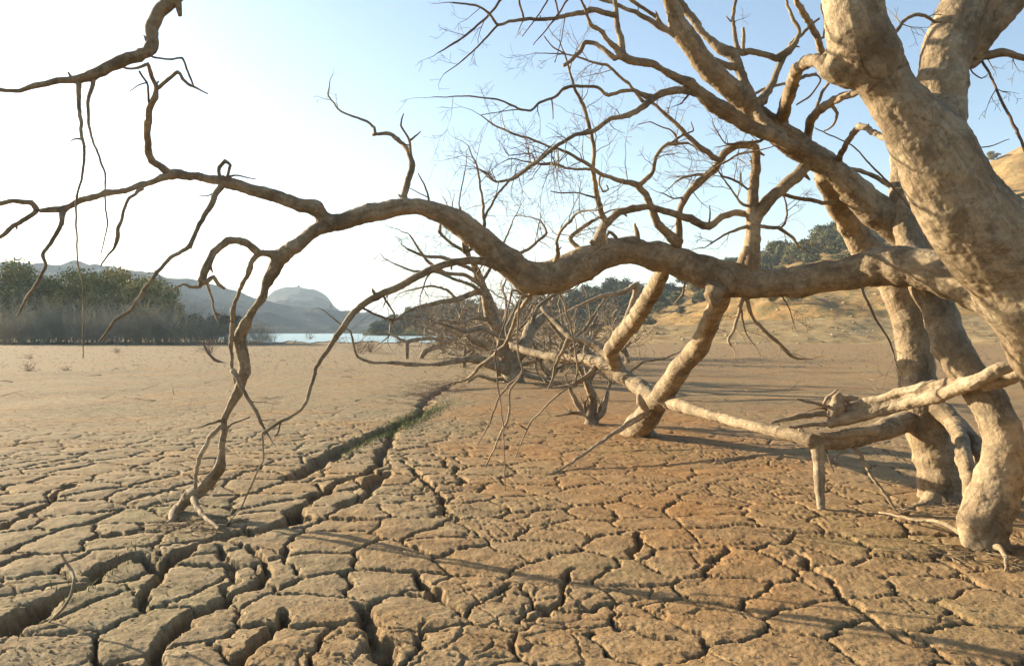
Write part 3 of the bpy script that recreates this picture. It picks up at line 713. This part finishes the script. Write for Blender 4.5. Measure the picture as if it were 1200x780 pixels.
c('583,30,3.5 567,47,2.6 543,70,2 520,87,1', tw=2, twl=0.23); c('597,-10,4 573,17,3.2 553,36,3 533,50,3 513,62,1.3', tw=2, twl=0.23); c('607,-10,3 609,5,3 613,22,3'); c('648,-6,2.4 628,22,2 612,43,1.2'); c('668,-5,3 650,22,2.4 625,53,1.2')
c('790,42,7 767,28,7 747,15,6 727,7,5 707,0,4 690,-8,3'); c('787,36,5 767,20,5 740,0,5 725,-12,4'); c('770,27,5 769,20,4 768,13,2')
c('822,108,11 807,106,9 790,106,9 773,110,9 757,123,8 737,135,7 717,138,6 697,152,6 670,160,5 650,173,5 627,192,5 600,210,4 580,213,2.4 563,200,1.3', 5.8, tw=14, twl=0.40)
c('767,117,7 747,107,5 730,107,5 713,112,5 697,102,4 663,102,4.5 650,115,3.5 633,120,3.5 623,130,3 610,128,3 587,118,2.4 550,113,2 507,114,1', 5.5, tw=3, twl=0.34)
c('648,115,2 648,128,1.5 648,140,1'); c('610,128,1.5 590,131,1.3 563,135,1'); c('757,120,5 733,97,4 713,78,4 687,70,3 660,63,2 627,62,1', tw=7, twl=0.34); c('662,64,2 648,55,2 637,42,1.4'); c('650,73,1.5 657,50,1.5 662,23,1.3')
c('845,188,7 837,184,7 820,173,7 800,153,6 780,133,5 763,120,4', 6.4, tw=5, twl=0.34)
c('820,63,6 837,72,7 857,78,9'); c('865,62,7 860,33,5 860,13,5 863,0,4 866,-15,3', tw=2, twl=0.17); c('870,64,6 872,45,5 871,33,4', mat=PALE); c('858,28,2.5 851,19,1.4')
c('870,62,8 890,62,7 910,68,8 928,55,8 937,40,5.5 930,23,5 922,7,4 922,-15,3', 6.6); c('912,64,5 927,52,5 943,37,4 960,22,3')
c('895,118,12 897,112,10 907,93,8 917,70,7 933,50,6', 6.6); c('870,117,3 900,102,4 923,97,4 943,90,5 957,88,4'); c('933,123,2.5 950,112,2.5 962,95,2.4'); c('968,193,8 987,197,6 1007,200,6 1027,208,6 1043,218,6')
c('955,150,1.6 997,170,2 1027,200,2.6 1047,220,3 1067,243,3', 6.4, free=True, Y0=6.2); c('833,85,4 825,78,4 820,68,4'); c('820,100,3 806,112,3 797,122,2', tw=2, twl=0.17); c('905,150,4 890,165,4 870,168,4', tw=3, twl=0.34); c('870,170,3 850,168,2 838,150,1.5', tw=5, twl=0.23)
c('1105,590,12 1090,596,7 1070,594,4', gy(595)); c('1120,600,8 1080,606,4 1050,600,3 1020,612,2', gy(606))

B_ = Tree('dead_tree', (at(1157, 645, 5.55).x, 5.55, 0), 'dead tree nearest the camera at lower right, with a swollen forked foot on the mud', WOOD)
B_.main('1162,668,44 1156,645,46 1152,613,54 1162,587,56 1172,560,52 1178,533,46 1172,500,42 1157,467,39 1130,433,37 1115,406,40 1105,377,38 1088,336,40 1070,300,32 1062,262,27 1056,225,22 1050,190,14 1048,165,8', [5.55, 5.6, 5.65, 5.8, 6.0, 6.3, 6.6, 6.8, 7.0])
B_.main('1160,605,28 1143,588,24 1136,562,20 1130,538,18 1126,515,16 1118,497,14', [5.6, 5.8, 6.3, 6.95])
B_.main('1150,635,30 1137,630,16 1127,628,8', [5.6, 5.65])
B_.finish_trunk(.012)
B_.br('1130,625,8 1100,612,5 1060,606,4 1030,600,2', gy(610)); B_.br('1170,640,8 1180,655,5 1178,668,3', gy(672), mat=PALE)
B_.br('1052,180,4 1046,168,3 1040,163,2')

D_ = Tree('dead_tree', (at(745, 507, 11.9).x, 11.9, 0), 'leaning dead tree at middle distance, with pale blotched trunk and low limb sweeping right', WOOD)
D_.main('742,514,52 746,503,44 760,486,38 778,460,33 795,434,34 817,409,32 831,381,30 842,355,30 850,338,30 854,322,26', [11.8, 11.6, 11, 10.4, 9.8, 9.2, 8.5, 7.7, 7.1, 6.85], .72)
D_.main('764,474,24 771,469,21 795,475,20 824,484,16 850,491,16 883,500,16 917,508,19 950,517,24 983,518,24 1010,513,26 1037,503,30 1063,493,32 1085,487,28', [11.0, 10.8, 10.0, 9.0, 8.3, 7.6, 7.2, 6.95, 6.95, 7.0, 7.15, 7.3, 7.45], .76)
D_.main('771,470,20 751,455,22 730,441,20 706,427,18 689,421,16', [10.9, 11.4, 12, 12.4], .88)
D_.main('728,440,22 716,412,24 727,395,26 741,378,26 752,361,26 763,344,26 774,325,24 782,305,22', [12.0, 11.2, 10.2, 8.5, 7.3, 6.9], .72)
D_.main('714,418,14 696,403,12 668,394,10 651,378,9 634,360,7', [11.6, 12, 12.5], .88)
D_.main('748,502,26 765,512,14 785,516,7', [11.7, 11.2])
D_.finish_trunk(.015, .6)
d = D_.br
d('958,522,14 960,560,12 963,599,9', gy(599), mat=PALE); d('1003,524,6 1023,560,4.2 1040,582,4.5 1053,602,2', gy(602), tw=2, twl=0.23); d('967,525,3.5 977,553,2'); d('990,525,3 983,532,2 978,538,1.5', mat=PALE)
d('937,500,2.5 942,507,2 937,520,1.5', mat=PALE); d('768,478,5.5 742,491,5 712,512,4.4 677,537,4 659,549,3 636,559,2', gy(559), mat=PALE, tw=3, twl=0.34); d('762,483,4 735,500,3.6 706,517,3 680,535,2.5', 10.0, mat=PALE)
d('747,333,10 744,347,8 738,364,8 732,381,8', mat=PALE); d('747,333,7 741,336,7 724,344,6 704,347,5 679,358,3 656,370,1.5', mat=PALE, tw=3, twl=0.46)
d('797,412,1.2 780,419,2.5 752,425,2.8 735,439,3.5', tw=3, twl=0.34); d('757,480,8 750,470,10 748,462,5', mat=PALE)
d('689,421,12 660,420,10 648,418,10 622,413,9 600,405,8', 14, tw=9, twl=0.69); d('700,426,8 690,440,7 672,450,6', tw=3, twl=0.46); d('668,394,6 660,410,5 650,430,4', tw=5, twl=0.57)

# broken pale limb resting across
pb_ = Tree('broken_branch', at(1197, 430, 5.5), 'pale split branch with peeled bark, lying across the two right stems', PALE, 'broken limbs')
pb_.root['category'] = 'branch'; del pb_.root['group']
pb_.main('1235,410,17 1197,425,17 1170,433,16 1140,448,17 1103,462,15 1063,473,15 1030,482,15 997,490,13 970,496,10', [5.45, 5.5, 5.55, 5.7, 6.1, 6.5, 6.7, 6.8, 6.85])
pb_.main('1235,428,13 1197,438,14 1177,447,14 1150,452,14', [5.5, 5.6, 5.7]); pb_.main('1135,446,12 1117,447,12 1083,453,12 1050,463,12 1017,472,12 990,479,10', [5.8, 6.2, 6.7, 6.9])
pb_.main('975,490,14 980,478,18 982,466,12 984,460,6', [6.85, 6.9]); pb_.main('978,470,12 995,466,8 1006,466,5', [6.9, 6.9]); pb_.main('1040,500,14 1010,506,12 975,510,9 960,508,5', [6.85, 6.75])
pb_.finish_trunk(.010, .9)
p = pb_.br
p('985,486,9 970,483,8 937,488,7 903,495,3', mat=WOODG); p('978,478,6 967,476,5 950,472,4 933,467,2', mat=WOODG); p('975,493,6 945,499,5 925,500,2', mat=WOODG); p('972,480,3 960,478,2 945,482,1'); p('968,466,4 975,460,3 981,456,2')

# centre thicket of a dead tree behind the limb
F_ = Tree('dead_tree', (at(600, 447, 23.5).x, 23.5, 0), 'tangled dead tree at the centre behind the arching limb, low boughs reaching left', WOODG)
F_.main('602,450,26 600,430,22 594,413,20 589,392,18 575,372,14 572,353,13 566,336,10 560,316,8', [23.5, 23.3, 23, 22.5, 22])
F_.main('600,425,16 615,405,16 622,385,13 640,368,10', [23.4, 23, 24]); F_.main('600,436,14 575,426,13 555,420,11 532,423,8 510,427,6 487,427,6 465,425,5 436,425,4', [23.4, 22.5, 22, 21.5])
F_.main('597,418,12 585,412,11 572,406,10 555,400,7 545,392,4', [23.2, 23, 22.5])
F_.finish_trunk(.03, 1.6)
f = F_.br
f('436,425,4 419,418,3.5 414,403,3 411,389,2.4 397,378,2 380,364,1.4', tw=5, twl=0.92)
f('560,341,7 538,350,7 515,354,6 498,358,5 479,364,4 459,378,4', 20, tw=14, twl=1.38); f('640,368,8 660,395,8 680,405,7 700,420,5', tw=9, twl=1.49)
f('546,296,5 546,282,4 540,262,3', tw=7, twl=1.38, Yend=21); f('560,316,6 546,296,5 530,286,4 515,272,4 518,258,3', 20, tw=15, twl=1.38)
f('562,322,6 545,312,5 520,302,5 497,300,4 478,292,3', 20.5, tw=15, twl=1.49); f('566,336,6 545,322,5 522,320,5 500,305,4 480,275,2', 21, tw=14, twl=1.38); f('572,350,6 555,335,5 535,328,4 510,318,4 485,318,3 460,308,2', 20, tw=15, twl=1.49)
f('565,330,5 580,305,4 590,285,3 600,262,2', 22, tw=9, twl=1.38); f('590,395,6 565,385,5 545,388,4 520,380,3', 20, tw=14, twl=1.38); f('578,375,6 560,372,5 540,378,4 515,375,3 498,385,2', 21, tw=14, twl=1.38)
f('620,385,6 630,360,5 650,345,4 670,340,3', tw=9, twl=1.38); f('560,330,4 548,290,3 538,240,2 545,200,1.5', 22, tw=14, twl=1.49); f('600,430,7 620,440,6 650,448,5 668,455,4', tw=10, twl=1.38); f('605,440,6 580,445,5 560,440,4 548,448,3', tw=12, twl=1.15)
f('585,398,5 600,370,4 612,345,3 640,320,2', 24, tw=12, twl=1.49); f('535,350,4 525,340,3 505,335,3 480,340,2', tw=10, twl=1.15)

G_ = Tree('dead_tree', (at(493, 420, 44.5).x, 44.5, 0), 'low far dead bough standing on two crooked legs before the water, left of centre', WOODG)
G_.main('493,421,6 498,412,7 510,406,8 521,401,7 538,396,7 555,396,6 572,402,4', [44.5, 44.5, 44, 43])
G_.main('477,421,5 477,410,6 477,401,6 487,398,6 504,396,5 521,400,5', [44, 44.2, 44.3])
G_.finish_trunk(.05, 1.5)
G_.br('477,401,5 466,396,3 456,391,2', tw=4, twl=1.5); G_.br('521,400,5 515,390,4 502,384,3 495,376,2', tw=5, twl=1.8); G_.br('540,396,5 532,384,4 540,374,3 535,362,2', tw=6, twl=2); G_.br('555,396,4 562,386,3 575,378,2', tw=5, twl=2)

def small_dead(px, py, hpx, seed, label, spread=1., n=7, lean=0, name='dead_tree', cat='dead tree', grp='dead trees on the dry lake bed', mat=None, wmul=1.):
    Y = gy(py); st = R.getstate(); R.seed(seed); x = (px-CX)/F*Y; z = gz(x, Y); H = hpx/F*Y
    root = empty(name, (x, Y, z), label, cat, grp)
    mb = MB(); P = [Vector((x, Y, z-.15))]; d_ = Vector((lean, 0, 1)).normalized(); k = 6
    for i in range(k):
        d_ = (d_+Vector((R.gauss(0, .25), R.gauss(0, .25), R.gauss(0, .08)))).normalized(); P.append(P[-1]+d_*H*.5/k)
    r0 = H*.045*wmul; mb.tube(P, [r0*1.5]+[r0*(1-.1*i) for i in range(k)], 10, .15); mb.build('trunk', mat or WOODG, root)
    for i in range(n):
        b2 = MB(); a_ = R.uniform(0, 6.28); q = P[R.randint(2, k)]
        grow(b2, q, Vector((math.cos(a_)*spread, math.sin(a_)*spread, R.uniform(.1, 1.0))), r0*.6, H*R.uniform(.5, .95), 3, .5, 4, 5, .02, .006)
        b2.build('branch', mat or WOODG, root)
    R.setstate(st); return root
small_dead(690, 495, 92, 6, 'short grey dead trunk just left of the foot of the leaning tree', .8, 4, .1, wmul=2.2)
small_dead(640, 447, 110, 8, 'wide spreading dead tree just right of the central tangle', 1.3, 9, .2, wmul=1.3)
small_dead(560, 424, 90, 14, 'twiggy dead tree farther off, left of the central tangle', 1.4, 10, -.3)
small_dead(520, 414, 62, 21, 'small far dead tree with twigs standing against the water left of centre', 1.5, 9, -.4)
small_dead(620, 418, 130, 25, 'tall thin dead tree behind the central tangle with a fan of fine twigs', 1.0, 11, 0)
small_dead(735, 425, 70, 27, 'low dead tree below the right hillside, between the two leaning trunks', 1.4, 8, .2)
small_dead(690, 420, 80, 29, 'dead tree in front of the headland wood, half hidden by the thick limb', 1.2, 8, .1)
for sx_, sy_, hp_, sd_, sp_, lb_ in [(585, 441, 95, 41, 1.5, 'low sprawling dead tree directly in front of the central tangle, nearer the fissure'), (655, 436, 85, 43, 1.4, 'twiggy dead tree between the central tangle and the grey trunk'), (545, 430, 80, 47, 1.6, 'low dead tree left of the central tangle, its twigs over the fissure end'), (610, 428, 120, 53, 1.2, 'tall twiggy dead tree rising behind the lowest bend of the arching limb')]:
    small_dead(sx_, sy_, hp_, sd_, lb_, sp_, 12, 0, wmul=.7)
# small bare shrubs far out
for k, (px, py, h_, lab) in enumerate([(420, 414, 22, 'bare low shrub on the flat, left of the far dead trees by the water'), (436, 413, 20, 'bare low shrub right beside another on the flat before the water'), (363, 398, 12, 'tiny dark dead shrub standing at the waterline below the crag'), (345, 402, 7, 'low bare shrub at the shore left of the tiny dark one'), (247, 414, 24, 'small bare sapling on the flat beneath the hanging loop'), (310, 400, 10, 'low bare shrub at the left end of the open water'), (400, 402, 9, 'low bare shrub at the shore right of the tiny dark one'), (137, 413, 9, 'small dark stick shrub under the dangling twig on the left flat'), (34, 420, 8, 'tiny bare shrub nearest the left edge of the flat'), (35, 435, 14, 'tiny bare shrub on the pale patch of the left flat'), (77, 434, 8, 'flat clump of dry twigs right of the pale patch'), (470, 405, 12, 'low bare shrub at the shore under the arching branch')]):
    Y = gy(py); x = (px-CX)/F*Y; H_ = h_/F*Y
    r0 = empty('bare_shrub', (x, Y, gz(x, Y)), lab, 'shrub', 'small bare shrubs on the lake bed')
    link('branches', bare_bush('branches', H_*1.6, H_, 9, 700+k, rt=max(.008, H_*.018)), TWIG, None).parent = r0
# sprawling curved stick near the sapling
def stick(pts, label, mat, name='dry_stick', Ys=None, tw=0):
    P_ = parse(pts); Ys = Ys or [gy(q[1]) for q in P_]
    if len(Ys) != len(P_): Ys = list(np.interp(np.linspace(0, 1, len(P_)), np.linspace(0, 1, len(Ys)), Ys))
    V_ = [at(a_, b_, Y) for (a_, b_, c_), Y in zip(P_, Ys)]; rr = [c_/2/F*Y for (a_, b_, c_), Y in zip(P_, Ys)]
    Q, r2 = smooth_path(V_, rr, .02); mb = MB(); mb.tube(Q, r2, 8, .15)
    o = mb.build(name, mat); tag(o, label, 'stick'); return o
stick('71,647,2.6 76,656,3 84,668,3.6 87,680,3.8 83,697,3.6 74,712,3.4 62,724,3 51,734,2.4', 'pale curved hook-shaped stick poking out of a crack at lower left', PALE, Ys=[4.1, 4.15, 4.15, 4.08, 4.05, 4.05, 4.08, 4.12])
stick('238,402,2 243,412,3 251,421,3.5 262,426,3.5', 'dark curved stick lying on the flat beneath the hanging loop', TWIG, Ys=[gy(425)]*4)
V, Fc = [], []
mb = MB()
for bx_, by_, sp_ in [(1150, 645, 45), (1105, 592, 45), (745, 510, 40), (600, 450, 50), (690, 497, 25), (215, 612, 40)]:
    for k in range(70):
        px = bx_+R.gauss(0, sp_); py = max(430, by_+abs(R.gauss(0, 9))); Y = gy(py); x = (px-CX)/F*Y
        grow(mb, Vector((x, Y, gz(x, Y)+.012)), Vector((R.gauss(0, 1), R.gauss(0, 1), .02)), R.uniform(.002, .005), R.uniform(.05, .3), 0, .25, 0, 4, 0, .001)
for k in range(150):
    px = R.uniform(-20, 1220); py = 411+60*R.random()**1.5; Y = gy(py); x = (px-CX)/F*Y
    grow(mb, Vector((x, Y, .02)), Vector((R.gauss(0, 1), R.gauss(0, 1), .08)), R.uniform(.006, .016), R.uniform(.15, .8), 1, .3, 1, 4, 0, .003)
tag(mb.build('twig_litter', WOODG), 'scattered litter of broken twigs on the mud and round the feet of the dead trees', 'twig litter', kind='stuff')
# heap of dead brush by the fissure
mb = MB()
for k in range(420):
    px = R.gauss(506, 20); py = R.gauss(458, 6)-(px-506)*.2; Y = gy(py); x = (px-CX)/F*Y
    grow(mb, Vector((x, Y, R.uniform(0, .12))), Vector((R.gauss(0, 1), R.gauss(0, 1), R.uniform(-.05, .22))), .010, R.uniform(.2, .6), 1, .4, 2, 4, 0, .003)
for v in mb.V: v.z = v.z*.35-.01
tag(mb.build('brush_heap', TWIG), 'dark heap of fallen dry twigs beside the long fissure at the centre', 'brush heap', kind='stuff')
# grass in the fissures: stuff
V, Fc = [], []
def blade(x, y, z, h):
    a_ = R.uniform(0, 6.28); w_ = R.uniform(.003, .006); dx, dy = math.cos(a_)*w_, math.sin(a_)*w_; lx, ly = R.gauss(0, .4)*h, R.gauss(0, .4)*h; b_ = len(V)
    V.extend([(x-dx, y-dy, z), (x+dx, y+dy, z), (x+lx, y+ly, z+h)]); Fc.append((b_, b_+1, b_+2))
pxs, pys = [], []
for k in range(6500):
    t = R.random()
    if t < .55: px, py = 466+R.gauss(20, 22), 0; py = 497-(px-466)*.42+R.gauss(2, 4)
    elif t < .97: px = R.uniform(400, 500); py = 561-(px-344)*.53+R.gauss(0, 4)
    else: px = R.uniform(0, 160); py = 745-px*.58+R.gauss(0, 7)
    Y = gy(max(py, 430)); pxs.append((px-CX)/F*Y); pys.append(Y)
hz = ground_h(np.array(pxs), np.array(pys))[0]
for x, y, z in zip(pxs, pys, hz): blade(x, y, z-.005, R.uniform(.02, .07))
gmn, nt, b = mat_new('sparse_grass'); b.inputs['Base Color'].default_value = (.13, .15, .055, 1); b.inputs['Roughness'].default_value = .8
tag(link('sparse_grass', mesh_from('sparse_grass', V, Fc, False), gmn), 'short sparse green growth along the damp fissure', 'grass', kind='stuff')
# crumbs of mud
V, Fc = [], []
cx_, cy_ = [], []
for k in range(3800):
    py = 430+370*R.random()**.8; Y = gy(py); cx_.append((R.uniform(-60, 1260)-CX)/F*Y); cy_.append(Y)
hz = ground_h(np.array(cx_), np.array(cy_))[0]
for x, y, z in zip(cx_, cy_, hz):
    s_ = R.uniform(.002, .007)*(1 if R.random() < .93 else 1.9); b_ = len(V)
    q = [Vector((R.gauss(0, .25), R.gauss(0, .25), R.gauss(0, .2))) for _ in range(6)]
    base = [(1, 0, 0), (-1, 0, 0), (0, 1, 0), (0, -1, 0), (0, 0, .7), (0, 0, -.7)]
    for (u, v, t), e in zip(base, q): V.append((x+(u+e.x)*s_, y+(v+e.y)*s_, z+(t+e.z)*s_+s_*.3))
    for f3 in [(0, 2, 4), (2, 1, 4), (1, 3, 4), (3, 0, 4), (2, 0, 5), (1, 2, 5), (3, 1, 5), (0, 3, 5)]: Fc.append(tuple(b_+i_ for i_ in f3))
tag(link('mud_crumbs', mesh_from('mud_crumbs', V, Fc, False), gm), 'loose crumbs of dry mud scattered over the plates', 'mud crumbs', kind='stuff')

# ------------------------------------------------------------------ air
hm = bpy.data.materials.new('haze'); hm.use_nodes = True; nt = hm.node_tree
nt.nodes.remove(nt.nodes['Principled BSDF']); pv = nt.nodes.new('ShaderNodeVolumePrincipled')
pv.inputs['Color'].default_value = (.66, .83, 1, 1); pv.inputs['Density'].default_value = .00020; pv.inputs['Anisotropy'].default_value = .2
nt.links.new(pv.outputs[0], nt.nodes['Material Output'].inputs['Volume'])
x0, x1, y0, y1, z0, z1 = -9100, 9100, -9100, 9100, -3, 190
V = [(x, y, z) for x in (x0, x1) for y in (y0, y1) for z in (z0, z1)]
hz_o = link('haze', mesh_from('haze', V, [(0, 1, 3, 2), (4, 6, 7, 5), (0, 4, 5, 1), (2, 3, 7, 6), (0, 2, 6, 4), (1, 5, 7, 3)], False), hm)
tag(hz_o, 'thin pale haze filling the valley', 'haze', kind='stuff')
